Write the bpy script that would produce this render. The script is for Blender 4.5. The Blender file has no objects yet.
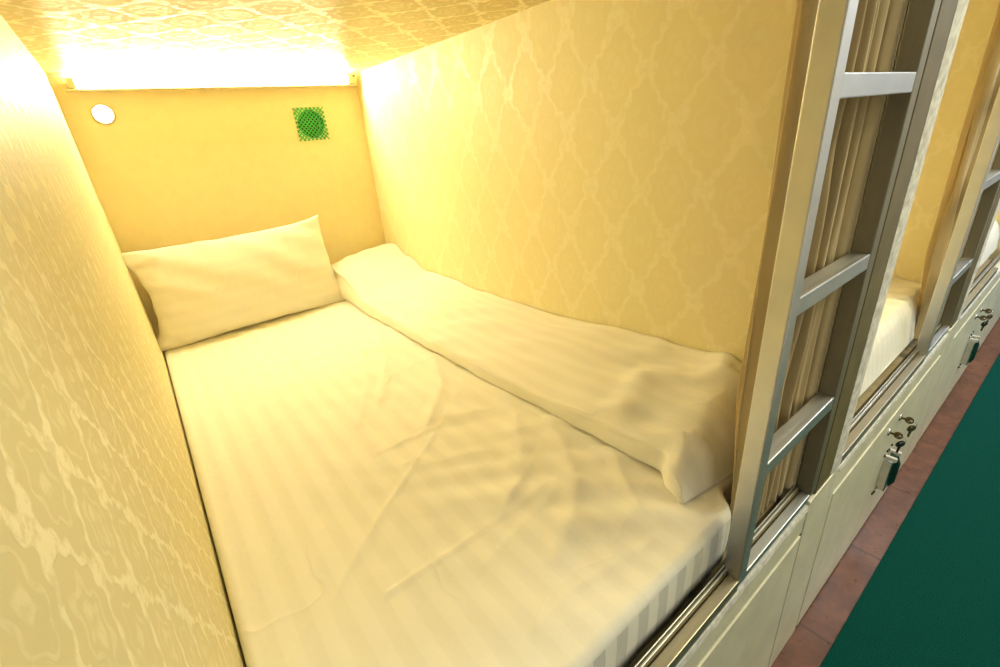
import bpy, bmesh, math, random
from mathutils import Vector, Matrix, noise
random.seed(7)
PI = math.pi
S = bpy.context.scene
col = S.collection

# ------------------------------------------------------------------ camera, light, exposure
cd = bpy.data.cameras.new('camera'); cam = bpy.data.objects.new('camera', cd); col.objects.link(cam)
cd.sensor_width = 36.0; cd.lens = 458.418 / 1000 * 36; cd.clip_start = 0.005; cd.clip_end = 60
RX = Vector((0.78130418, -0.61891984, -0.08063505))
RD = Vector((-0.31066324, -0.27357407, -0.91029972))
RF = Vector((0.5413429, 0.73627132, -0.40602021))
M3 = Matrix((RX, -RD, -RF)).transposed()
cam.matrix_world = Matrix.Translation((0.0792, -0.2118, 0.7496)) @ M3.to_4x4()
S.camera = cam

w = bpy.data.worlds.new('world'); S.world = w; w.use_nodes = True
bgn = w.node_tree.nodes['Background']; bgn.inputs['Color'].default_value = (0.93, 0.95, 1.0, 1)
bgn.inputs['Strength'].default_value = 0.25

def area(name, loc, size, sizey, power, color, target):
    l = bpy.data.lights.new(name, 'AREA'); l.shape = 'RECTANGLE'; l.size = size; l.size_y = sizey
    l.energy = power; l.color = color
    o = bpy.data.objects.new(name, l); col.objects.link(o); o.location = loc
    o.rotation_euler = (Vector(target) - Vector(loc)).to_track_quat('-Z', 'Y').to_euler()
    return o
area('corridor_lamp', (3.9, -0.75, 1.85), 1.4, 0.4, 46, (0.90, 0.95, 1.0), (3.7, -0.55, -0.6))
area('corridor_lamp', (1.65, -0.62, 1.9), 0.8, 0.3, 25, (1.0, 0.92, 0.58), (1.2, -0.4, -0.6))

v = S.view_settings
v.view_transform = 'Standard'; v.look = 'None'; v.exposure = 0.0; v.gamma = 1.0; v.use_curve_mapping = False
try: S.cycles.max_bounces = 16; S.cycles.diffuse_bounces = 10
except Exception: pass

# ------------------------------------------------------------------ constants
L = 1.921; H = 1.016; P = 1.171; T = 0.171       # cabin depth, height above the steel sill, bay pitch, partition thickness
ZF = -0.605; NB = 3

# ------------------------------------------------------------------ materials
class NT:
    def __init__(s, name):
        s.m = bpy.data.materials.new(name); s.m.use_nodes = True
        s.t = s.m.node_tree; s.n = s.t.nodes; s.l = s.t.links
        s.b = s.n['Principled BSDF']
    def new(s, ty, **k):
        n = s.n.new(ty)
        for a, b in k.items(): setattr(n, a, b)
        return n
    def put(s, sock, v):
        if v is None: return
        if hasattr(v, 'is_linked') or hasattr(v, 'links'): s.l.new(v, sock)
        else: sock.default_value = v
    def math(s, op, a, b=None, c=None, clamp=False):
        n = s.new('ShaderNodeMath', operation=op, use_clamp=clamp)
        s.put(n.inputs[0], a); s.put(n.inputs[1], b); s.put(n.inputs[2], c)
        return n.outputs[0]
    def mix(s, f, a, b):
        n = s.new('ShaderNodeMix', data_type='RGBA'); s.put(n.inputs[0], f); s.put(n.inputs[6], a); s.put(n.inputs[7], b)
        return n.outputs[2]
    def rng(s, x, a, b, c=0.0, d=1.0, smooth=True):
        n = s.new('ShaderNodeMapRange', interpolation_type='SMOOTHSTEP' if smooth else 'LINEAR')
        s.put(n.inputs[0], x); s.put(n.inputs[1], a); s.put(n.inputs[2], b); s.put(n.inputs[3], c); s.put(n.inputs[4], d)
        return n.outputs[0]
    def coords(s):
        g = s.new('ShaderNodeTexCoord').outputs['Object']
        x = s.new('ShaderNodeSeparateXYZ'); s.l.new(g, x.inputs[0])
        return g, x.outputs[0], x.outputs[1], x.outputs[2]
    def noise(s, vec, scale, detail=3, rough=0.5):
        n = s.new('ShaderNodeTexNoise'); s.put(n.inputs['Vector'], vec)
        n.inputs['Scale'].default_value = scale; n.inputs['Detail'].default_value = detail; n.inputs['Roughness'].default_value = rough
        return n.outputs[0]
    def bump(s, h, strength, dist, prev=None):
        n = s.new('ShaderNodeBump'); n.inputs['Strength'].default_value = strength; n.inputs['Distance'].default_value = dist
        s.put(n.inputs['Height'], h)
        if prev: s.l.new(prev, n.inputs['Normal'])
        s.l.new(n.outputs[0], s.b.inputs['Normal']); return n.outputs[0]
    def set(s, **k):
        names = dict(color='Base Color', rough='Roughness', metal='Metallic', spec='Specular IOR Level', sheen='Sheen Weight',
                     emit='Emission Color', estr='Emission Strength', trans='Transmission Weight')
        for a, b in k.items(): s.put(s.b.inputs[names[a]], b)
        return s

def c4(r, g, b): return (r, g, b, 1.0)

def damask(name, au, av, base, light, r0, r1, bump_d, pu, pv, relief=1.0, mot=0.35):
    """Ogee damask wallpaper: raised pearly pattern on a matte ground. au/av: 0,1,2 axes."""
    n = NT(name); g, X, Y, Z = n.coords(); ax = (X, Y, Z)
    wn = n.noise(g, 9.0, 2); wn2 = n.noise(g, 23.0, 2)
    U = n.math('ADD', n.math('DIVIDE', ax[au], pu), n.math('MULTIPLY', n.math('SUBTRACT', wn, 0.5), 0.16))
    V = n.math('ADD', n.math('DIVIDE', ax[av], pv), n.math('MULTIPLY', n.math('SUBTRACT', wn2, 0.5), 0.18))
    cu = n.math('COSINE', n.math('MULTIPLY', U, 2 * PI)); cv = n.math('COSINE', n.math('MULTIPLY', V, 2 * PI))
    cu3 = n.math('COSINE', n.math('MULTIPLY', U, 6 * PI)); cv5 = n.math('COSINE', n.math('MULTIPLY', V, 10 * PI))
    f = n.math('ADD', n.math('ADD', cu, cv), n.math('MULTIPLY', n.math('MULTIPLY', cu3, cv5), 0.28))
    net = n.rng(n.math('ABSOLUTE', f), 0.16, 0.42, 1.0, 0.0)
    motif = n.rng(n.math('ABSOLUTE', n.math('SUBTRACT', n.math('ABSOLUTE', f), 1.25)), 0.08, 0.22, mot, 0.0)
    dots = n.rng(n.math('ABSOLUTE', f), 1.72, 1.95, 0.0, 0.5)
    m = n.math('MAXIMUM', n.math('MAXIMUM', net, motif), dots)
    br = n.rng(n.noise(g, 70.0, 3, 0.7), 0.38, 0.55, 0.25, 1.0)
    m = n.math('MULTIPLY', m, br)
    grain = n.noise(g, 420.0, 2)
    ms = n.math('MAXIMUM', n.math('MAXIMUM', net, motif), dots)
    n.set(color=n.mix(m, base, light), rough=n.math('ADD', n.math('MULTIPLY', m, r1 - r0), r0), spec=0.5)
    h = n.math('ADD', n.math('MULTIPLY', ms, relief), n.math('MULTIPLY', grain, 0.12))
    n.bump(h, 0.7, bump_d)
    return n.m

WALL = c4(0.81, 0.73, 0.43); WALL2 = c4(0.86, 0.79, 0.52)
M = {}
M['paper_side'] = damask('damask_wallpaper_side', 1, 2, WALL, WALL2, 0.62, 0.45, 0.0003, 0.15, 0.24)
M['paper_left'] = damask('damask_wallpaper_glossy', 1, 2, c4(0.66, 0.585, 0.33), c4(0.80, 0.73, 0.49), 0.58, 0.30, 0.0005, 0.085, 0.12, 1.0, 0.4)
M['paper_ceiling'] = damask('damask_wallpaper_ceiling', 0, 1, c4(0.66, 0.56, 0.28), c4(0.88, 0.81, 0.54), 0.5, 0.3, 0.0012, 0.15, 0.16, 1.0, 0.5)

def plain(name, colr, rough=0.6, metal=0.0, nscale=30, namp=0.06, bump=0.0, spec=0.5):
    n = NT(name); g, X, Y, Z = n.coords()
    a = n.noise(g, nscale, 4, 0.6)
    dk = c4(*[x * (1 - namp * 2) for x in colr]); lt = c4(*[min(1, x * (1 + namp)) for x in colr])
    n.set(color=n.mix(n.rng(a, 0.3, 0.7), dk, lt), rough=rough, metal=metal, spec=spec)
    if bump: n.bump(a, 0.5, bump)
    return n.m
M['paint_back'] = plain('cream_painted_board', (0.82, 0.72, 0.42), 0.55, namp=0.015)
M['paint_cream'] = plain('cream_gloss_paint', (0.80, 0.76, 0.58), 0.32, nscale=9, namp=0.05, bump=0.0012)
M['paint_white'] = plain('white_wall_paint', (0.86, 0.87, 0.88), 0.6, namp=0.02)
M['caulk'] = plain('rough_white_filler', (0.70, 0.69, 0.64), 0.75, nscale=60, namp=0.12, bump=0.002)
M['gap'] = plain('dark_gap', (0.03, 0.022, 0.012), 0.9)
M['wood_inner'] = plain('raw_board', (0.45, 0.36, 0.2), 0.8)
M['olive_metal'] = plain('olive_brown_steel', (0.165, 0.128, 0.050), 0.45, 0.0, nscale=14, namp=0.10)

def steel(name, colr, rough, streak_axis):
    n = NT(name); g, X, Y, Z = n.coords()
    mp = n.new('ShaderNodeMapping'); n.l.new(g, mp.inputs['Vector'])
    sc = [140, 140, 140]; sc[streak_axis] = 4; mp.inputs['Scale'].default_value = sc
    a = n.noise(mp.outputs[0], 1.0, 3); b = n.noise(g, 16, 3)
    n.set(color=n.mix(b, c4(*[q * 0.78 for q in colr]), c4(*colr)), metal=1.0,
          rough=n.math('ADD', n.math('MULTIPLY', a, 0.22), rough))
    n.bump(a, 0.25, 0.0004)
    return n.m
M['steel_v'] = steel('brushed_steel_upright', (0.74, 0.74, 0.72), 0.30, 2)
M['steel_h'] = steel('brushed_steel_level', (0.74, 0.75, 0.74), 0.28, 0)
M['steel_shaded'] = steel('shade_darkened_steel_upright', (0.33, 0.30, 0.22), 0.42, 2)  # same steel, with the shade beside the curtain put into its colour
M['steel_sill'] = steel('scuffed_steel_sill', (0.46, 0.42, 0.32), 0.34, 0)
M['chrome'] = plain('bright_chrome', (0.78, 0.78, 0.76), 0.18, 1.0, namp=0.03)
M['brass_dark'] = plain('aged_bronze', (0.22, 0.16, 0.08), 0.4, 0.9, namp=0.1)
M['black'] = plain('black_plastic', (0.012, 0.014, 0.012), 0.35)
M['dark_green'] = plain('dark_green_grip', (0.006, 0.05, 0.035), 0.3)

def stripe_cloth(name, colr, axis=0, period=0.05, dark=0.94, warp=0.0, crease=0.0):
    n = NT(name); g, X, Y, Z = n.coords(); ax = (X, Y, Z)
    wv = n.math('MULTIPLY', n.math('SUBTRACT', n.noise(g, 5.0, 2), 0.5), warp)
    s = n.math('SINE', n.math('MULTIPLY', n.math('ADD', ax[axis], wv), 2 * PI / period))
    st = n.rng(s, -0.12, 0.12)
    fine = n.noise(g, 600, 2)
    c1 = n.noise(g, 22, 4, 0.55)
    c2 = n.noise(g, 4.5, 2, 0.45)
    rd = n.math('POWER', n.math('SUBTRACT', 1.0, n.math('MULTIPLY', n.math('ABSOLUTE', n.math('SUBTRACT', c2, 0.5)), 4.0), clamp=True), 14.0)
    gate = n.rng(n.noise(g, 3.1, 1), 0.45, 0.62)
    cr = n.math('ADD', c1, n.math('MULTIPLY', n.math('MULTIPLY', rd, gate), 0.9))
    dk = c4(*[q * dark for q in colr])
    n.set(color=n.mix(st, dk, c4(*colr)), rough=n.math('ADD', n.math('MULTIPLY', st, -0.14), 0.76), spec=0.35, sheen=0.15)
    b0 = n.bump(fine, 0.25, 0.0006)
    if crease: n.bump(cr, 0.5, crease, b0)
    return n.m
SH = (0.86, 0.84, 0.745)
M['sheet'] = stripe_cloth('satin_stripe_sheet', SH, 0, 0.05, 0.975, 0.006, 0.003)
M['sheet_side'] = stripe_cloth('sheet_front_painted_sheen', SH, 0, 0.05, 0.74, 0.0)  # same sheet cloth, stripe contrast from satin sheen painted into the front colour
M['duvet'] = stripe_cloth('satin_stripe_duvet', SH, 0, 0.036, 0.965, 0.02, 0.003)
M['pillowcase'] = stripe_cloth('satin_stripe_pillowcase', (0.86, 0.83, 0.75), 2, 0.045, 0.98, 0.02, 0.003)

def curtain_mat():
    n = NT('beige_curtain_cloth'); g, X, Y, Z = n.coords()
    f = n.noise(g, 500, 2); b = n.noise(g, 7, 3)
    n.set(color=n.mix(b, c4(0.38, 0.285, 0.14), c4(0.48, 0.37, 0.19)), rough=0.8, sheen=0.3, spec=0.2)
    n.bump(f, 0.3, 0.0006)
    return n.m
M['curtain'] = curtain_mat()

def emitter(name, colr, strength):
    n = NT(name); n.set(color=c4(0.9, 0.9, 0.85), emit=c4(*colr), estr=strength); return n.m
M['tube_light'] = emitter('lit_fluorescent_tube', (1.0, 0.90, 0.57), 255.0)
M['lamp_glow'] = emitter('lit_round_lens', (1.0, 0.92, 0.75), 6.0)
M['net_green'] = plain('bright_green_plastic_mesh', (0.03, 0.40, 0.07), 0.4, namp=0.12, nscale=200)
M['fixture'] = plain('fixture_beige', (0.70, 0.58, 0.34), 0.5)

def tiles():
    n = NT('brown_glazed_floor_tiles'); g, X, Y, Z = n.coords()
    br = n.new('ShaderNodeTexBrick'); n.l.new(g, br.inputs['Vector'])
    br.offset = 0.0; br.inputs['Scale'].default_value = 1.0
    br.inputs['Brick Width'].default_value = 0.40; br.inputs['Row Height'].default_value = 0.40
    br.inputs['Mortar Size'].default_value = 0.0035; br.inputs['Mortar Smooth'].default_value = 0.3
    a = n.noise(g, 14, 5, 0.65); a2 = n.noise(g, 60, 3)
    base = n.mix(n.rng(a, 0.3, 0.7), c4(0.115, 0.042, 0.020), c4(0.22, 0.088, 0.044))
    base = n.mix(n.math('MULTIPLY', a2, 0.35), base, c4(0.10, 0.038, 0.02))
    n.set(color=n.mix(br.outputs['Fac'], base, c4(0.09, 0.05, 0.035)), rough=n.rng(a2, 0.2, 0.8, 0.26, 0.42), spec=0.5)
    n.bump(n.math('SUBTRACT', 1.0, br.outputs['Fac']), 0.6, 0.002)
    return n.m
M['tiles'] = tiles()
def carpetm():
    n = NT('dark_green_carpet'); g, X, Y, Z = n.coords()
    a = n.noise(g, 330, 3, 0.7); b = n.noise(g, 8, 3)
    n.set(color=n.mix(n.rng(a, 0.3, 0.7), c4(0.0015, 0.050, 0.038), c4(0.003, 0.095, 0.074)), rough=0.95, spec=0.08, sheen=0.0)
    n.bump(n.math('ADD', a, n.math('MULTIPLY', b, 0.5)), 1.0, 0.004)
    return n.m
M['carpet'] = carpetm()

# ------------------------------------------------------------------ mesh helpers
def obj(name, bm, mat, parent=None, smooth=False, loc=None, mats=None):
    me = bpy.data.meshes.new(name); bm.normal_update(); bm.to_mesh(me); bm.free()
    for m in (mats or [mat]): me.materials.append(m)
    if smooth:
        for p in me.polygons: p.use_smooth = True
    o = bpy.data.objects.new(name, me); col.objects.link(o)
    if parent: o.parent = parent
    if loc: o.location = loc
    return o
def thing(name, label, cat, loc=(0, 0, 0), group=None):
    o = bpy.data.objects.new(name, None); col.objects.link(o); o.location = loc; o.empty_display_size = 0.05
    o['label'] = label; o['category'] = cat
    if group: o['group'] = group
    return o
def tag(o, label, cat, group=None):
    o['label'] = label; o['category'] = cat
    if group: o['group'] = group
    return o
def struct(name, bm, mat, mats=None):
    o = obj(name, bm, mat, mats=mats); o['kind'] = 'structure'; return o
def box(bm, x0, x1, y0, y1, z0, z1, bev=0.0, seg=2, mi=0):
    r = bmesh.ops.create_cube(bm, size=1.0)
    for q in r['verts']:
        q.co = Vector(((x0 + x1) / 2 + q.co.x * (x1 - x0), (y0 + y1) / 2 + q.co.y * (y1 - y0), (z0 + z1) / 2 + q.co.z * (z1 - z0)))
    fs = set(f for q in r['verts'] for f in q.link_faces)
    for f in fs: f.material_index = mi
    if bev:
        es = list(set(e for q in r['verts'] for e in q.link_edges))
        bmesh.ops.bevel(bm, geom=es, offset=bev, segments=seg, affect='EDGES', profile=0.6)
    return bm
def B(*a, **k): return box(bmesh.new(), *a, **k)
def tube(bm, pts, r, n=10, closed=False, cap=True):
    pts = [Vector(p) for p in pts]; rings = []; N = len(pts)
    up = Vector((0, 0, 1))
    for i, p in enumerate(pts):
        a = pts[(i - 1) % N] if (i > 0 or closed) else p; b = pts[(i + 1) % N] if (i < N - 1 or closed) else p
        t = (b - a).normalized()
        if abs(t.dot(up)) > 0.95: up = Vector((1, 0, 0))
        s = t.cross(up).normalized(); u = s.cross(t).normalized(); up = u
        rr = r[i] if isinstance(r, (list, tuple)) else r
        rings.append([bm.verts.new(p + (s * math.cos(2 * PI * k / n) + u * math.sin(2 * PI * k / n)) * rr) for k in range(n)])
    for i in range(N if closed else N - 1):
        A = rings[i]; C = rings[(i + 1) % N]
        for k in range(n): bm.faces.new((A[k], A[(k + 1) % n], C[(k + 1) % n], C[k]))
    if cap and not closed:
        bm.faces.new(rings[0][::-1]); bm.faces.new(rings[-1])
    return bm
def cyl(bm, a, b, r, n=24): return tube(bm, [a, b], r, n)
def lathe(bm, c, axis, prof, n=32):
    """prof: list of (distance along axis, radius)."""
    axis = Vector(axis).normalized(); s = axis.orthogonal().normalized(); u = axis.cross(s); c = Vector(c); R = []
    for (d, r) in prof:
        R.append([bm.verts.new(c + axis * d + (s * math.cos(2 * PI * k / n) + u * math.sin(2 * PI * k / n)) * max(r, 1e-5)) for k in range(n)])
    for A, C in zip(R[:-1], R[1:]):
        for k in range(n): bm.faces.new((A[k], A[(k + 1) % n], C[(k + 1) % n], C[k]))
    bm.faces.new(R[0][::-1]); bm.faces.new(R[-1]); bmesh.ops.recalc_face_normals(bm, faces=bm.faces)
    return bm
def grid(fn, nu, nv, closed_u=False):
    bm = bmesh.new(); V = [[bm.verts.new(fn(i / nu, j / nv)) for j in range(nv + 1)] for i in range(nu + (0 if closed_u else 1))]
    n = len(V)
    for i in range(nu):
        for j in range(nv):
            A = V[i]; C = V[(i + 1) % n]
            bm.faces.new((A[j], C[j], C[j + 1], A[j + 1]))
    return bm, V
def ns(x, y, z=0.0, s=1.0): return noise.noise(Vector((x * s, y * s, z * s)))
def sst(a, b, x):
    t = max(0.0, min(1.0, (x - a) / (b - a))); return t * t * (3 - 2 * t)
def lerp(tab, x):
    if x <= tab[0][0]: return tab[0][1]
    for (a, p), (b, q) in zip(tab[:-1], tab[1:]):
        if x <= b:
            t = (x - a) / (b - a); t = t * t * (3 - 2 * t); return p + (q - p) * t
    return tab[-1][1]

# ------------------------------------------------------------------ the room
XE = NB * P + P                                    # far end of what is built
struct('floor', B(-1.2, XE + 2.0, -2.2, L + 0.1, ZF - 0.04, ZF), M['tiles'])
tag(obj('carpet_runner', B(-1.2, XE + 2.0, -1.15, -0.085, ZF, ZF + 0.008, bev=0.003), M['carpet']),
    'long dark green carpet runner on the brown tiles along the bunks', 'carpet')
struct('wall_corridor', B(-1.2, XE + 2.0, -1.35, -1.30, ZF, 1.95), M['paint_white'])
struct('wall_left', B(-T, 0.0, -0.06, L, ZF, H + 0.03), M['paper_left'])
struct('ceiling', B(-T, XE, 0.03, L, H, H + 0.03), M['paper_ceiling'])
for k in range(1, NB + 1):
    o = struct('wall_right', B(k * P - T, k * P, 0.03, L, ZF, H), M['paper_side'])

# back wall with the vent opening cut through
VC = (0.770, 0.832); VR = 0.051
def back_wall():
    bm = bmesh.new(); q = 0.07; y = L
    xs = [-T, VC[0] - q, VC[0] + q, XE]; zs = [ZF, VC[1] - q, VC[1] + q, H + 0.03]
    for i in range(3):
        for j in range(3):
            if i == 1 and j == 1: continue
            bm.faces.new([bm.verts.new((a, y, b)) for a, b in ((xs[i], zs[j]), (xs[i + 1], zs[j]), (xs[i + 1], zs[j + 1]), (xs[i], zs[j + 1]))])
    n = 40; ci = []; ou = []
    for k in range(n):
        a = 2 * PI * k / n + PI / 4; c, s = math.cos(a), math.sin(a); m = max(abs(c), abs(s))
        ci.append((VC[0] + VR * c, VC[1] + VR * s)); ou.append((VC[0] + q * c / m, VC[1] + q * s / m))
    A = [bm.verts.new((x, y, z)) for x, z in ou]; C = [bm.verts.new((x, y, z)) for x, z in ci]
    D = [bm.verts.new((x, y + 0.05, z)) for x, z in ci]
    for k in range(n):
        k2 = (k + 1) % n
        bm.faces.new((A[k], A[k2], C[k2], C[k])); bm.faces.new((C[k], C[k2], D[k2], D[k]))
    back = [bm.verts.new(p) for p in ((-T, y + 0.05, ZF), (XE, y + 0.05, ZF), (XE, y + 0.05, H + 0.03), (-T, y + 0.05, H + 0.03))]
    f = bm.faces.new(back); f.material_index = 1
    bmesh.ops.remove_doubles(bm, verts=bm.verts, dist=1e-5)
    return bm
struct('wall_back', back_wall(), None, mats=[M['paint_back'], M['gap']])

# vent: square of green plastic netting over the round hole
def net_mesh():
    bm = bmesh.new(); h = 0.059; st = 0.0165; r = 0.0021; y = L - 0.004
    n = int(2 * 2 * h / st)
    for sgn in (1, -1):
        for k in range(-n, n + 1):
            c = k * st
            # line x - sgn*z = c clipped to |x|,|z| <= h
            pts = []
            x0 = max(-h, c - h); x1 = min(h, c + h)
            if x1 - x0 < 0.003: continue
            ex = 0.003
            a = (x0 - ex, sgn * (x0 - ex - c)); b = (x1 + ex, sgn * (x1 + ex - c))
            tube(bm, [(VC[0] + a[0], y + 0.0008 * sgn, VC[1] + a[1]), (VC[0] + b[0], y + 0.0008 * sgn, VC[1] + b[1])], r, 6)
    return bm
vt = thing('air_vent', 'round air vent hole under a square of green plastic netting on the back wall', 'vent', (VC[0], L, VC[1]))
o = obj('netting', net_mesh(), M['net_green'], vt); o.location = (-VC[0], -L, -VC[1])
bm = bmesh.new(); n = 40
def ringp(r, y): return [bm.verts.new((VC[0] + r * math.cos(2 * PI * k / n), y, VC[1] + r * math.sin(2 * PI * k / n))) for k in range(n)]
R_ = [ringp(0.0505, L + 0.045), ringp(0.0505, L - 0.0015), ringp(0.053, L - 0.0015), ringp(0.053, L - 0.0001)]
for A, C in zip(R_[:-1], R_[1:]):
    for k in range(n): bm.faces.new((A[k], A[(k + 1) % n], C[(k + 1) % n], C[k]))
o = obj('collar', bm, M['dark_green'], vt, True); o.location = (-VC[0], -L, -VC[1])

# round white lamp on the back wall
rl = thing('wall_lamp', 'small round white glowing lamp high on the back wall at left', 'lamp', (0.100, L, 0.900))
o = obj('housing', lathe(bmesh.new(), (0, 0, 0), (0, -1, 0), [(0, .032), (.006, .032), (.009, .028)]), M['fixture'], rl, True)
o = obj('lens', lathe(bmesh.new(), (0, -.009, 0), (0, -1, 0), [(0, .027), (.004, .025), (.007, .018), (.008, .004)]), M['lamp_glow'], rl, True)

# fluorescent battens under the ceiling, one per cabin
for k in range(NB):
    bx = k * P
    fx = thing('light_batten', ['lit fluorescent batten light along the top of the back wall of the nearest bunk',
        'lit fluorescent batten light at the head of the second bunk', 'lit fluorescent batten light at the head of the farthest bunk'][k],
        'light fixture', (bx + 0.5, L, 0.99), 'batten lights in the bunks')
    def fxo(name, bm, mat, sm=False):
        o = obj(name, bm, mat, fx, sm); o.location = (-0.5, -L, -0.99); return o
    fxo('backing_rail', B(0.03, 0.985, L - 0.014, L - 0.0005, 0.970, 0.990, bev=0.002), M['fixture'])
    fxo('housing', B(0.03, 0.985, L - 0.044, L - 0.0145, 0.966, 0.973, bev=0.0015), M['fixture'])
    fxo('tube', cyl(bmesh.new(), (0.060, L - 0.041, 0.990), (0.945, L - 0.041, 0.990), 0.008, 20), M['tube_light'], True)
    for a, b in ((0.040, 0.060), (0.945, 0.972)):
        fxo('end_cap', B(a, b, L - 0.051, L - 0.0145, 0.974, 1.002, bev=0.003), M['fixture'])
    fxo('cable_end', cyl(bmesh.new(), (0.972, L - 0.03, 1.002), (0.984, L - 0.03, 1.004), 0.0045, 10), M['gap'])

# ------------------------------------------------------------------ one bay: bed, steelwork, lockers, curtain
def seg_dist(x, y, P_):
    best = 9.0
    for (a, b), (c, d) in zip(P_[:-1], P_[1:]):
        dx, dy = c - a, d - b; t = max(0, min(1, ((x - a) * dx + (y - b) * dy) / (dx * dx + dy * dy)))
        best = min(best, math.hypot(x - a - dx * t, y - b - dy * t))
    return best
FOLDS = (([(0.688, 0.62), (0.66, 0.55), (0.581, 0.438), (0.505, 0.364), (0.434, 0.336)], .020, .0050),
         ([(0.708, 0.472), (0.658, 0.388), (0.599, 0.29), (0.519, 0.225), (0.438, 0.186)], .018, .0060),
         ([(0.722, 0.301), (0.667, 0.226), (0.624, 0.159)], .014, .006),
         ([(0.203, 0.315), (0.407, 0.316), (0.569, 0.319)], .0045, .0028),
         ([(0.331, 0.651), (0.41, 0.651), (0.496, 0.643)], .0045, .0028),
         ([(0.60, 0.10), (0.429, 0.13), (0.337, 0.12)], .006, .002),
         ([(0.67, 1.398), (0.564, 1.086), (0.446, 0.867)], .016, .006),
         ([(0.56, 1.30), (0.47, 1.02), (0.36, 0.80)], .016, .005),
         ([(0.69, 1.0), (0.60, 0.80), (0.47, 0.66)], .018, .006))
def mattress_mesh(x0, x1, seed, yf=0.045):
    top = 0.10; r = 0.016; y1 = L - 0.025; bot = -0.03
    def ax(n, lo, hi):      # positions with extra rows in the rounded borders
        a = [lo + r * (1 - math.cos(PI / 2 * k / 5)) for k in range(5)]
        b = [hi - q + lo for q in reversed(a)]
        m = [lo + r + (hi - lo - 2 * r) * k / n for k in range(n + 1)]
        return a + m + b
    xs = ax(150, x0, x1); ys = ax(280, yf, y1)
    def edge(q, lo, hi):
        d = min(q - lo, hi - q)
        return 0.0 if d >= r else r * (1 - math.sqrt(max(0, 1 - (1 - d / r) ** 2)))
    def wr(x, y):
        s = seed * 3.1
        u = x - x0
        cx = ns(x * 2.2 + s, y * 2.2, 1.0); cy = ns(x * 2.2 + s, y * 2.2, 7.0)
        z = 0.0
        # shallow ripples crossing the stripes in the middle and at the head
        a = 2.0 * ns((y + u * 0.6) * 14 + 2 * cx, (u - y * 0.6) * 3.2, s + 2) + 0.5 * math.sin((y + u * 0.75 + 0.12 * cx) * 2 * PI / 0.11)
        z += 0.0032 * a * sst(0.12, 0.3, u) * (0.35 + 0.65 * sst(0.0, 0.35, cy + 0.25))
        # long soft pulls fanning from the right towards the front
        b = math.sin((u * 1.15 - 0.45 * (y - 0.5) ** 2 + 0.08 * cy) * 2 * PI / 0.13)
        z += 0.0015 * max(0, b) ** 2 * sst(0.25, 0.5, u) * (1 - sst(0.65, 1.3, y))
        # creases pulled slantwise
        for (px, py, dx, dy, ln, am) in ((0.30, 0.50, 0.62, 0.50, 0.30, .0035), (0.52, 0.36, .85, .45, .16, .0025), (.18, .95, .75, .4, .2, .002), (.45, .27, .9, .2, .2, .002)):
            q = math.hypot(dx, dy); dx2, dy2 = dx / q, dy / q
            t = (u - px) * dx2 + (y - py) * dy2; d = -(u - px) * dy2 + (y - py) * dx2 + 0.02 * cx
            z += am * math.exp(-(d / 0.006) ** 2) * math.exp(-(t / ln) ** 2)
        for P_, wd, am in FOLDS:
            d = seg_dist(u, y, P_)
            if d < wd * 3: z += am * math.exp(-(d / wd) ** 2)
        z += 0.0035 * cx + 0.0012 * ns(x * 7, y * 7, s)
        z += 0.0006 * math.sin(x * 2 * PI / 0.05 + 0.8)       # faint relief of the satin stripe
        return z
    bm = bmesh.new(); V = []
    for x in xs:
        row = []
        for y in ys:
            d = edge(x, x0, x1) + edge(y, yf, y1)
            f = min(1, min(x - x0, x1 - x) / 0.05, min(y - yf, y1 - y) / 0.04)
            yy = y + 0.040 * sst(0.735, 0.79, x - x0) * (1 - sst(yf, yf + 0.3, y))
            row.append(bm.verts.new((x, yy, top - min(d, r * 1.3) + wr(x, y) * max(0, f))))
        V.append(row)
    for i in range(len(xs) - 1):
        for j in range(len(ys) - 1): bm.faces.new((V[i][j], V[i + 1][j], V[i + 1][j + 1], V[i][j + 1]))
    rim = [V[i][0] for i in range(len(xs))] + [V[-1][j] for j in range(1, len(ys))] + [V[i][-1] for i in range(len(xs) - 2, -1, -1)] + [V[0][j] for j in range(len(ys) - 2, 0, -1)]
    prev = rim
    for zz, push in ((0.06, 0.001), (0.02, 0.0), (bot, -0.003)):
        cur = []
        for q in rim:
            wv = 0.0015 * ns(q.co.x * 14, q.co.y * 14, zz * 20)
            ox = oy = 0
            if q.co.y <= yf + 0.041: oy = -push + wv
            cur.append(bm.verts.new((q.co.x + ox, q.co.y + oy, zz)))
        for k in range(len(rim)):
            k2 = (k + 1) % len(rim); bm.faces.new((prev[k], cur[k], cur[k2], prev[k2]))
        prev = cur
    bm.faces.new(prev[::-1]); bmesh.ops.recalc_face_normals(bm, faces=bm.faces)
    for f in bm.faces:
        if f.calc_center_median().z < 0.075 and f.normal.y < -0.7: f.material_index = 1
    return bm

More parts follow.
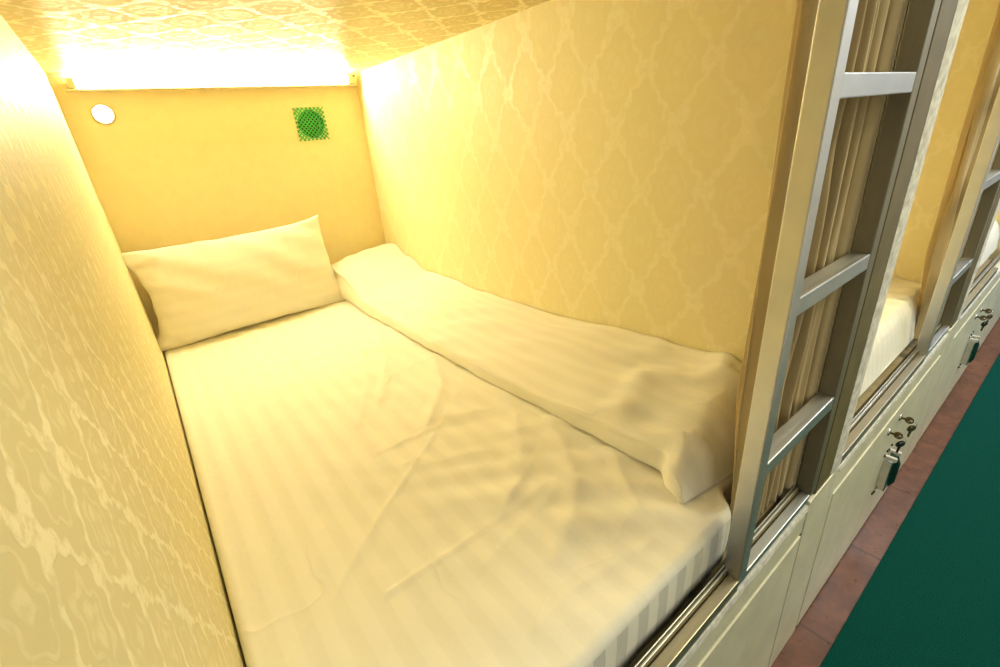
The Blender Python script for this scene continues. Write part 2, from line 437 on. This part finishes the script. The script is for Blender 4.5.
def duvet_mesh(xw, left_tab, wall_tab, edge_tab, y0, y1, seed, dip=0.0, amp=1.0):
    """Folded duvet lying along the right wall: lofted sections from foot (y0) to head (y1)."""
    ny = 150; nt = 56; bm = bmesh.new(); V = []
    for j in range(ny + 1):
        v = j / ny; y = y0 + (y1 - y0) * v
        xl = lerp(left_tab, y); zw = lerp(wall_tab, y); th = lerp(edge_tab, y)
        # rounding at both ends
        de = min((y - y0) / (0.035 if seed > 1 else 0.085), (y1 - y) / 0.045, 1.0); e = math.sqrt(max(0.0, 1 - (1 - de) ** 2))
        row = []
        base = 0.1055
        for i in range(nt + 1):
            t = i / nt
            wob = 0.006 * ns(y * 5, seed, 2.0) + 0.0035 * ns(y * 15, seed, 5.0)
            if t < 0.22:            # rounded left edge from below to above
                a = PI * (t / 0.22) * 0.5
                hx = xl + wob + th * 0.55 * (1 - math.sin(a)); zz = base + th * e * 0.98 * (1 - math.cos(a))
            else:
                q = (t - 0.22) / 0.78
                hx = xl + wob + th * 0.0 + (xw - 0.004 - xl - wob) * q
                if t < 0.3: pass
                zt = base + th + (zw - base - th) * (q ** 0.85)
                zt += 0.014 * math.sin(PI * q)
                zz = base + (zt - base) * e
            hx = max(hx, xl - 0.02)
            row.append([hx, y, zz])
        # fix the rounded edge so x rises monotonically
        for i in range(nt + 1):
            t = i / nt
            if t < 0.22:
                a = (t / 0.22) * PI / 2
                row[i][0] = xl + wob + th * 0.5 * (1 - math.cos(a - PI / 2 + PI / 2)) * 0 + th * 0.5 * (abs(math.cos(a)) ** 2 * 0.0 + (1 - math.sin(a * 2)) * 0.5 * (0.6 if a < PI / 4 else 0.6))
        for i in range(nt + 1):
            hx, yy, zz = row[i]; t = i / nt; q = max(0, (t - 0.15) / 0.85)
            s = seed * 2.3
            cx = ns(hx * 3 + s, yy * 3, 3.0); cy = ns(hx * 4 + s, yy * 4, 9.0)
            d = 0.0
            d += 0.009 * ns((yy * 0.5 + hx) * 13 + 2 * cx, (hx - yy) * 3.0, s + 1) + 0.003 * math.sin((yy * 0.4 + hx + 0.08 * cx) * 2 * PI / 0.09)
            d += 0.009 * cx + 0.004 * ns(hx * 9, yy * 9, s)
            # crumpled foot end
            k = 1 - sst(0.18, 0.5, yy)
            d += k * (0.016 * ns(hx * 8 + s, yy * 11, 1.0) + 0.010 * ns(hx * 19, yy * 17, s))
            rd = 1 - abs(2 * abs(ns(hx * 5 + s, yy * 6 + hx * 5, 4.0)) - 0.0)
            d += 0.011 * max(0, rd - 0.75) * 4 * k
            f = min(1, q * 5) * min(1, e * 1.5)
            if seed > 1: d *= amp
            sk = (0.0 if seed > 1 else (0.012 - 0.05 * q + 0.014 * ns(q * 4, 3.3, 1.0)) * (1 - sst(0.0, 0.2, v)))
            V.append(bm.verts.new((min(hx, xw - 0.003), yy + sk + (0.006 * cy * f if 0.05 < v < 0.95 else 0), max(base - 0.002, zz + d * f))))
    if seed > 1:                       # hangs over the front of the mattress
        for j in range(3):
            for i in range(nt + 1):
                V[j * (nt + 1) + i].co.z -= 0.085 * (1 - j / 3) if j else 0.085
                V[j * (nt + 1) + i].co.y = 0.050 + 0.008 * j + 0.003 * ns(i * 0.12, j, seed)
    W_ = nt + 1
    for j in range(ny):
        for i in range(nt):
            bm.faces.new((V[j * W_ + i], V[j * W_ + i + 1], V[(j + 1) * W_ + i + 1], V[(j + 1) * W_ + i]))
    # close wall side and underside
    bt = []
    for j in range(ny + 1): bt.append(bm.verts.new((V[j * W_ + nt].co.x, V[j * W_ + nt].co.y, 0.1035 - (0.085 if (seed > 1 and j < 2) else 0))))
    for j in range(ny):
        bm.faces.new((V[j * W_ + nt], bt[j], bt[j + 1], V[(j + 1) * W_ + nt]))
        bm.faces.new((bt[j], V[j * W_], V[(j + 1) * W_], bt[j + 1]))
    bm.faces.new([V[i] for i in range(nt + 1)][::-1] + [bt[0]][::1])
    bm.faces.new([V[ny * W_ + i] for i in range(nt + 1)] + [bt[ny]])
    bmesh.ops.recalc_face_normals(bm, faces=bm.faces)
    return bm

def curtain_mesh(x0, x1, seed, folds=8):
    """Gathered curtain drawn to the right of the opening, hanging just behind the steelwork."""
    nt = 260; nz = 90; z0 = 0.012; z1 = H - 0.004
    def fn(u, v):
        z = z0 + (z1 - z0) * v
        s = seed * 5.7
        low = 1 - sst(0.05, 0.32, z)                    # held in front of the mattress low down
        D = (0.052 - 0.018 * sst(0.05, 0.3, u) + 0.044 * math.sin(PI * min(1, u * 1.1)) - 0.020 * u) * (1 - low) + (0.034 - 0.008 * u) * low
        ph = u * folds * 2 * PI + 1.5 * ns(u * 3 + s, z * 1.2, 0.5) + 0.5 * ns(u * 9, z * 3.0, s) + 2.2
        sharp = math.sin(ph) + 0.25 * math.sin(2 * ph + 1)
        am = 0.55 + 0.45 * min(1, abs(ns(u * 4, z * 0.9, s + 3)) * 2.4)
        am *= 1 - 0.25 * (1 - sst(0.0, 0.2, u)) 
        y = 0.0335 - 0.0028 * u + D * (0.5 + 0.42 * sharp * am + 0.07 * math.sin(ph * 2.7 + 4 * ns(u * 6, z * 2, s))) * (1 - sst(0.86, 0.98, u))
        x = x0 + (x1 - x0) * u + 0.008 * math.cos(ph) * (1 - 0.4 * low) * (1 - sst(0.9, 1.0, u)) + 0.010 * ns(u * 2, z * 1.6, s) * math.sin(PI * u)
        k = 1 - 0.05 * math.sin(PI * v)
        x = x1 - (x1 - x) * k + 0.008 * math.sin(z * 3 + seed) * (1 - u)
        x += 0.008 * low * (1 - u)
        y = max(y, 0.0335 - 0.0028 * u)
        return (min(x, x1), y, z)
    bm, V = grid(fn, nt, nz)
    return bm

def sill_and_frame(x0, label, lab_cat='bed frame', grp='bunk frames'):
    """steel sill, divider upright and sliding channels of one bay; x0 = bay's left inner face"""
    t = thing('steel_bunk_front', label, 'bed frame', (x0, 0, 0), grp)
    def po(name, bm, mat): o = obj(name, bm, mat, t); o.location = (-x0, 0, 0); return o
    po('sill_rail', B(x0 - 0.0, x0 + 0.702, 0.0, 0.019, -0.026, 0.0, bev=0.0015), M['steel_sill'])
    bm = B(x0 + 0.002, x0 + 0.998, 0.0205, 0.0305, -0.020, 0.004, bev=0.001)
    po('track_channel', bm, M['olive_metal'])
    bm = B(x0 + 0.002, x0 + 0.998, 0.0225, 0.0255, 0.004, 0.0075, bev=0.0006); box(bm, x0 + 0.002, x0 + 0.998, 0.0282, 0.0302, 0.004, 0.0095, bev=0.0005)
    po('track_lip', bm, M['steel_h'])
    po('upright_strip', B(x0 + 1.031, x0 + 1.112, -0.001, 0.029, -0.075, H + 0.03, bev=0.002), M['olive_metal'])
    po('inner_panel', B(x0 - 0.0 + 0.0015, x0 + 0.9985, 0.05, L - 0.01, -0.06, -0.032), M['wood_inner'])
    return t

def filler_mesh(x0):
    """wavy bead of white filler between the olive strip and the next cabin's edge"""
    bm = bmesh.new(); n = 160; zs = [-0.10 + (H + 0.13) * k / n for k in range(n + 1)]; rows = []
    for z in zs:
        a = x0 + 1.1125 + 0.004 * max(0, ns(z * 18, x0, 1.0)) ; b = x0 + 1.1705 + 0.003 * ns(z * 25, x0, 4.0) - 0.003
        p = 0.0018 * ns(z * 30, 2.0, x0) 
        rows.append([bm.verts.new(c) for c in ((a, 0.029, z), (a, -0.001, z), ((a + b) / 2, -0.004 + p, z), (b, -0.002, z), (b, 0.029, z))])
    for A, C in zip(rows[:-1], rows[1:]):
        for k in range(4): bm.faces.new((A[k], A[k + 1], C[k + 1], C[k]))
        bm.faces.new((A[4], A[0], C[0], C[4]))
    bm.faces.new(rows[0]); bm.faces.new(rows[-1][::-1]); bmesh.ops.recalc_face_normals(bm, faces=bm.faces)
    return bm

RZ = (0.0, 0.2393, 0.5145, 0.7757)
def ladder(x0, label):
    t = thing('bunk_ladder', label, 'ladder', (x0 + 0.86, 0, 0), 'steel ladders on the bunk fronts')
    def po(name, bm, mat): o = obj(name, bm, mat, t); o.location = (-(x0 + 0.86), 0, 0); return o
    po('side_rail', B(x0 + 0.7025, x0 + 0.7295, 0.0, 0.029, -0.016, H + 0.03, bev=0.0022), M['steel_v'])
    po('side_rail', B(x0 + 1.0005, x0 + 1.0305, 0.0, 0.029, -0.006, H + 0.03, bev=0.0022), M['steel_shaded'])
    for z in RZ[1:]:
        po('rung', B(x0 + 0.7290, x0 + 1.001, 0.0006, 0.0285, z - 0.026, z, bev=0.0018), M['steel_h'])
    bm = B(x0 + 0.7290, x0 + 1.001, 0.0006, 0.0185, -0.016, 0.0, bev=0.0015)
    po('bottom_rail', bm, M['steel_h'])
    return t

def key_mesh(bm, c, d, up, s=1.0, blade=True):
    """flat key: round bow with a hole, blade with teeth; c = bow centre, d = blade direction"""
    c = Vector(c); d = Vector(d).normalized(); up = Vector(up).normalized(); nrm = d.cross(up).normalized(); th = 0.0014
    def P_(a, b, h): return c + d * a + up * b + nrm * h
    n = 20; Ro = 0.0115 * s; Ri = 0.0035 * s; hc = -0.005 * s
    rr = []
    for h in (-th, th):
        rr.append(([bm.verts.new(P_(Ro * math.cos(2 * PI * k / n), Ro * math.sin(2 * PI * k / n) * 1.05, h)) for k in range(n)],
                   [bm.verts.new(P_(hc + Ri * math.cos(2 * PI * k / n), Ri * math.sin(2 * PI * k / n), h)) for k in range(n)]))
    for k in range(n):
        k2 = (k + 1) % n
        for (o_, i_) in rr: bm.faces.new((o_[k], o_[k2], i_[k2], i_[k]))
        bm.faces.new((rr[0][0][k], rr[0][0][k2], rr[1][0][k2], rr[1][0][k])); bm.faces.new((rr[0][1][k], rr[0][1][k2], rr[1][1][k2], rr[1][1][k]))
    if blade:
        prof = [(0.009, -0.0036), (0.030, -0.0036), (0.033, 0.0), (0.031, 0.0028), (0.028, 0.0012), (0.0255, 0.003), (0.022, 0.0014), (0.019, 0.0032), (0.015, 0.0036), (0.009, 0.0036)]
        A = [bm.verts.new(P_(a * s, b * s, -th * 0.8)) for a, b in prof]; C = [bm.verts.new(P_(a * s, b * s, th * 0.8)) for a, b in prof]
        bm.faces.new(A); bm.faces.new(C[::-1])
        for k in range(len(prof)):
            k2 = (k + 1) % len(prof); bm.faces.new((A[k], A[k2], C[k2], C[k]))
    bmesh.ops.recalc_face_normals(bm, faces=bm.faces)
    return bm
def torus_bm(c, ax, R, r, n=20):
    ax = Vector(ax).normalized(); s = ax.orthogonal().normalized(); u = ax.cross(s); c = Vector(c)
    return tube(bmesh.new(), [c + (s * math.cos(2 * PI * k / n) + u * math.sin(2 * PI * k / n)) * R for k in range(n)], r, 8, closed=True)

FY = -0.004                                         # front of the painted locker doors
def locker(x0, label, fittings=True, div=True):
    t = thing('locker', label, 'cabinet', (x0 + 0.5, 0, ZF), 'cream lockers under the bunks')
    OFF = (-(x0 + 0.5), 0, -ZF)
    def po(name, bm, mat, par=None, sm=False):
        o = obj(name, bm, mat, par or t, sm); o.location = OFF if par is None else (0, 0, 0); return o
    bm = B(x0 + 0.0, x0 + 0.9995, -0.0015, 0.029, -0.104, -0.0265, bev=0.0015)
    po('top_rail', bm, M['paint_cream'])
    # bead of paint and filler along the top edge
    bm = bmesh.new(); n = 120; rows = []
    for k in range(n + 1):
        x = x0 + 0.9995 * k / n; p = 0.0022 * ns(x * 28, 3.0, 1.0)
        rows.append([bm.verts.new(q) for q in ((x, 0.004, -0.0262), (x, -0.002 + p * 0.4, -0.0264), (x, -0.0042 + p * 0.5, -0.036 + p), (x, -0.0014, -0.047 + p * 2), (x, 0.004, -0.047))])
    for A, C in zip(rows[:-1], rows[1:]):
        for k in range(4): bm.faces.new((A[k], A[k + 1], C[k + 1], C[k]))
    po('paint_bead', bm, M['caulk'])
    if div:
        po('divider_board', B(x0 + 1.0005, x0 + 1.1695, -0.0035, 0.029, ZF + 0.001, -0.018, bev=0.002), M['paint_cream'])
    po('plinth', B(x0 + 0.0, x0 + 1.0, 0.02, 0.03, ZF + 0.001, -0.1), M['gap'])
    d = po('door', B(x0 + 0.0035, x0 + 0.9915, FY, 0.014, ZF + 0.014, -0.108, bev=0.0008), M['paint_cream'])
    po('door_gap', B(x0 + 0.9962, x0 + 1.0003, -0.001, 0.0145, ZF + 0.002, -0.1045), M['gap'])
    if not fittings: return t
    # upright pull handle: metal body with a dark green grip, pale clips and rows of black screws
    hx, hz0, hz1 = x0 + 0.520, -0.418, -0.305
    def dp(name, bm, mat, sm=False): o = obj(name, bm, mat, d, sm); return o
    dp('handle_body', B(hx, hx + 0.040, FY - 0.024, FY, hz0, hz1, bev=0.003), M['chrome'])
    bm = tube(bmesh.new(), [(hx + 0.046, FY - 0.006, hz0 - 0.004), (hx + 0.046, FY - 0.022, hz0 + 0.002), (hx + 0.046, FY - 0.028, hz0 + 0.02), (hx + 0.046, FY - 0.028, hz1 - 0.02), (hx + 0.046, FY - 0.022, hz1 + 0.0), (hx + 0.046, FY - 0.006, hz1 + 0.004)], [.006, .007, .0085, .0085, .007, .006], 14)
    dp('handle_grip', bm, M['dark_green'], True)
    for cx in (hx + 0.008, hx + 0.052):
        dp('handle_clip', B(cx - 0.006, cx + 0.006, FY - 0.030, FY, hz1 + 0.004, hz1 + 0.018, bev=0.003), M['caulk'])
    for i in range(4):
        for sx, sz in ((hx - 0.020 + i * 0.020, hz0 - 0.010 - (i % 2) * 0.006), (hx - 0.014 + i * 0.022, hz1 + 0.027 + (i % 2) * 0.006)):
            bm = lathe(bmesh.new(), (sx, FY, sz), (0, -1, 0), [(0, .0052), (.002, .005), (.004, .002)], 12)
            dp('screw', bm, M['black'], True)
    for lx, lz in ((x0 + 0.446, -0.157), (x0 + 0.557, -0.159)):
        bm = lathe(bmesh.new(), (lx, FY, lz), (0, -1, 0), [(0, .0115), (.003, .0115), (.0045, .0095), (.005, .003)], 24)
        dp('lock', bm, M['chrome'], True)
    return t
def keys(x0, where):
    for i, (lx, lz, mat, nm, pos) in enumerate(((x0 + 0.446, -0.157, 'black', 'black', 'by the handle'), (x0 + 0.557, -0.159, 'brass_dark', 'bronze', 'away from the handle'))):
        y = FY - 0.024
        k = obj('key', key_mesh(bmesh.new(), (lx, y, lz), (0, 1, 0), (0, 0, 1), 0.95), M['brass_dark'])
        tag(k, 'bronze key in the lock %s, %s' % (pos, where), 'key', 'locker keys')
        r = obj('key_ring', torus_bm((lx, y - 0.009, lz - 0.009), (1, 0.1, 0), 0.010, 0.0009), M['chrome'], smooth=True)
        tag(r, 'wire ring at the lock %s, %s' % (pos, where), 'key ring', 'locker key rings')
        k = obj('key', key_mesh(bmesh.new(), (lx + 0.001, y - 0.010, lz - 0.0255), (0.15, 0.05, -1), (0.8, -0.6, 0.05), 1.1), M[mat])
        tag(k, '%s key hanging at the lock %s, %s' % (nm, pos, where), 'key', 'locker keys')

frame_lab = ['olive steel frame round the front of the nearest bunk with the white pillow',
             'olive steel frame round the front of the middle bunk beyond the first ladder',
             'olive steel frame round the front of the farthest bunk at the right edge']
lad_lab = ['large steel ladder nearest the camera, bright front edges and three rungs',
           'smaller steel ladder on the second bunk, at the right edge of the photo',
           'farthest steel ladder on the third bunk down the corridor']
lock_lab = ['plain cream locker front below the nearest ladder, no handle in view',
            'cream locker with green handle and keys between the two ladders',
            'cream locker with green handle beyond the second ladder',
            'last cream locker at the far right edge beside the carpet']
mat_lab = ['wide mattress in cream satin stripe sheet in the nearest bunk',
           'mattress in striped sheet seen behind the first ladder in the second bunk',
           'mattress in the farthest bunk at the right edge']
cur_lab = ['beige curtain gathered in tall folds behind the nearest ladder',
           'beige curtain gathered behind the second smaller ladder',
           'beige curtain gathered in the farthest bunk']
duv_lab = ['thick cream duvet folded lengthwise against the right wall of the nearest bunk',
           'rumpled cream duvet spilling towards the sill of the second bunk',
           'rumpled cream duvet in the farthest bunk at the right edge']

for k in range(NB):
    x0 = k * P
    sill_and_frame(x0, frame_lab[k])
    tr = struct('trim_%d' % (k + 1), filler_mesh(x0), M['caulk'])
    if k < 2: ladder(x0, lad_lab[k])
    locker(x0, lock_lab[k], k > 0)
    if k > 0: keys(x0, 'locker between the ladders' if k == 1 else 'locker past the second ladder')
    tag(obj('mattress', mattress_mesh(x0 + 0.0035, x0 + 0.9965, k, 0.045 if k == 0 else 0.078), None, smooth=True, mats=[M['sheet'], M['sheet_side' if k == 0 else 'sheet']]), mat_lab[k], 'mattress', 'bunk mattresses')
    if k < 2:
        c = obj('curtain', curtain_mesh(x0 + 0.752, x0 + 0.9985, k), M['curtain'], smooth=True)
        sm = c.modifiers.new('thickness', 'SOLIDIFY'); sm.thickness = 0.0012; sm.offset = 0
        tag(c, cur_lab[k], 'curtain', 'bunk curtains')
locker(NB * P, lock_lab[3], True, True)

d = obj('folded_duvet', duvet_mesh(1.0, [(0.09, .685), (.14, .70), (.18, .732), (.26, .725), (1.0, .70), (1.6, .69), (1.9, .685)],
        [(0.09, .235), (.2, .255), (.5, .235), (.8, .21), (1.1, .205), (1.5, .215), (1.68, .26), (1.82, .285), (1.9, .28)],
        [(0.09, .045), (.2, .04), (.5, .028), (1.2, .028), (1.55, .045), (1.75, .12), (1.9, .15)], 0.105, 1.90, 1), M['duvet'], smooth=True)
tag(d, duv_lab[0], 'duvet', 'bunk duvets')
for k in (1, 2):
    x0 = k * P
    d = obj('folded_duvet', duvet_mesh(x0 + 1.0, [(0.0, x0 + .2), (1.9, x0 + .35)], [(0.0, .135), (1.9, .17)], [(0.0, .03), (1.9, .05)], 0.048, 1.8, 1 + k, amp=0.8), M['duvet'], smooth=True)
    tag(d, duv_lab[k], 'duvet', 'bunk duvets')

# ------------------------------------------------------------------ pillow leaning on the back wall
def pillow_mesh():
    Wd, Hd, Th = 0.735, 0.375, 0.125; nu, nv = 72, 44
    bm = bmesh.new()
    def pt(u, v, side):
        a = 2 * u - 1; b = 2 * v - 1
        # pinched outline with pointed corners
        x = a * Wd / 2 * (1 - 0.050 * (1 - b * b) * abs(a) ** 3); z = b * Hd / 2 * (1 - 0.06 * (1 - a * a) * abs(b) ** 3)
        x *= 1 - 0.035 * b
        if a < 0: x += 0.045 * (-a) ** 8 * (1 - (b + 0.25) ** 2 * 0.64 if b < 1 else 0) * (1 - abs(b) ** 5)          # left end sags inwards
        z += 0.012 * sst(0.7, 1, a) * sst(0.5, 1, b)            # perky top right corner
        x += 0.006 * abs(a) ** 6 * ns(a * 2, z * 22, 6.0)
        z += 0.005 * abs(b) ** 6 * ns(x * 14, b * 2, 1.0)
        h = Th / 2 * (max(0, 1 - abs(a) ** 2.6) ** 0.55) * (max(0, 1 - abs(b) ** 2.4) ** 0.55)
        h *= 1 - 0.18 * b                                        # filling slumps downwards
        f = min(1, h / 0.02)
        cx = ns(x * 4, z * 4, 5.0 + side)
        wv = 0.004 * cx + 0.0035 * math.sin((x * 0.5 + z + 0.06 * cx) * 2 * PI / 0.10) * (0.4 + 0.6 * abs(a))
        # creases radiating from the left edge
        le = sst(-0.55, -0.95, a); 
        wv += le * 0.012 * ns(x * 10, z * 26, 2.0) + le * 0.007 * ns(x * 22, z * 36, 8.0)
        wv += 0.004 * sst(0.4, 0.95, abs(b)) * ns(x * 22, z * 9, 3.0)
        return Vector((x, -side * (h + wv * f), z))
    F = [[None] * (nv + 1) for _ in range(nu + 1)]; Bk = [[None] * (nv + 1) for _ in range(nu + 1)]
    for i in range(nu + 1):
        for j in range(nv + 1):
            # denser rows near the border
            u = 0.5 - 0.5 * math.cos(PI * i / nu); u = 0.5 * u + 0.5 * i / nu
            w_ = 0.5 - 0.5 * math.cos(PI * j / nv); w_ = 0.5 * w_ + 0.5 * j / nv
            F[i][j] = bm.verts.new(pt(u, w_, 1))
            Bk[i][j] = F[i][j] if i in (0, nu) or j in (0, nv) else bm.verts.new(pt(u, w_, -1))
    for i in range(nu):
        for j in range(nv):
            bm.faces.new((F[i][j], F[i + 1][j], F[i + 1][j + 1], F[i][j + 1]))
            bm.faces.new((Bk[i][j], Bk[i][j + 1], Bk[i + 1][j + 1], Bk[i + 1][j]))
    bmesh.ops.recalc_face_normals(bm, faces=bm.faces)
    return bm
p = obj('pillow', pillow_mesh(), M['pillowcase'], smooth=True)
p.location = (0.335, 1.822, 0.280); p.rotation_euler = (math.radians(-9), 0, math.radians(0.5))
tag(p, 'plump white pillow standing against the back wall at the head of the bed', 'pillow')
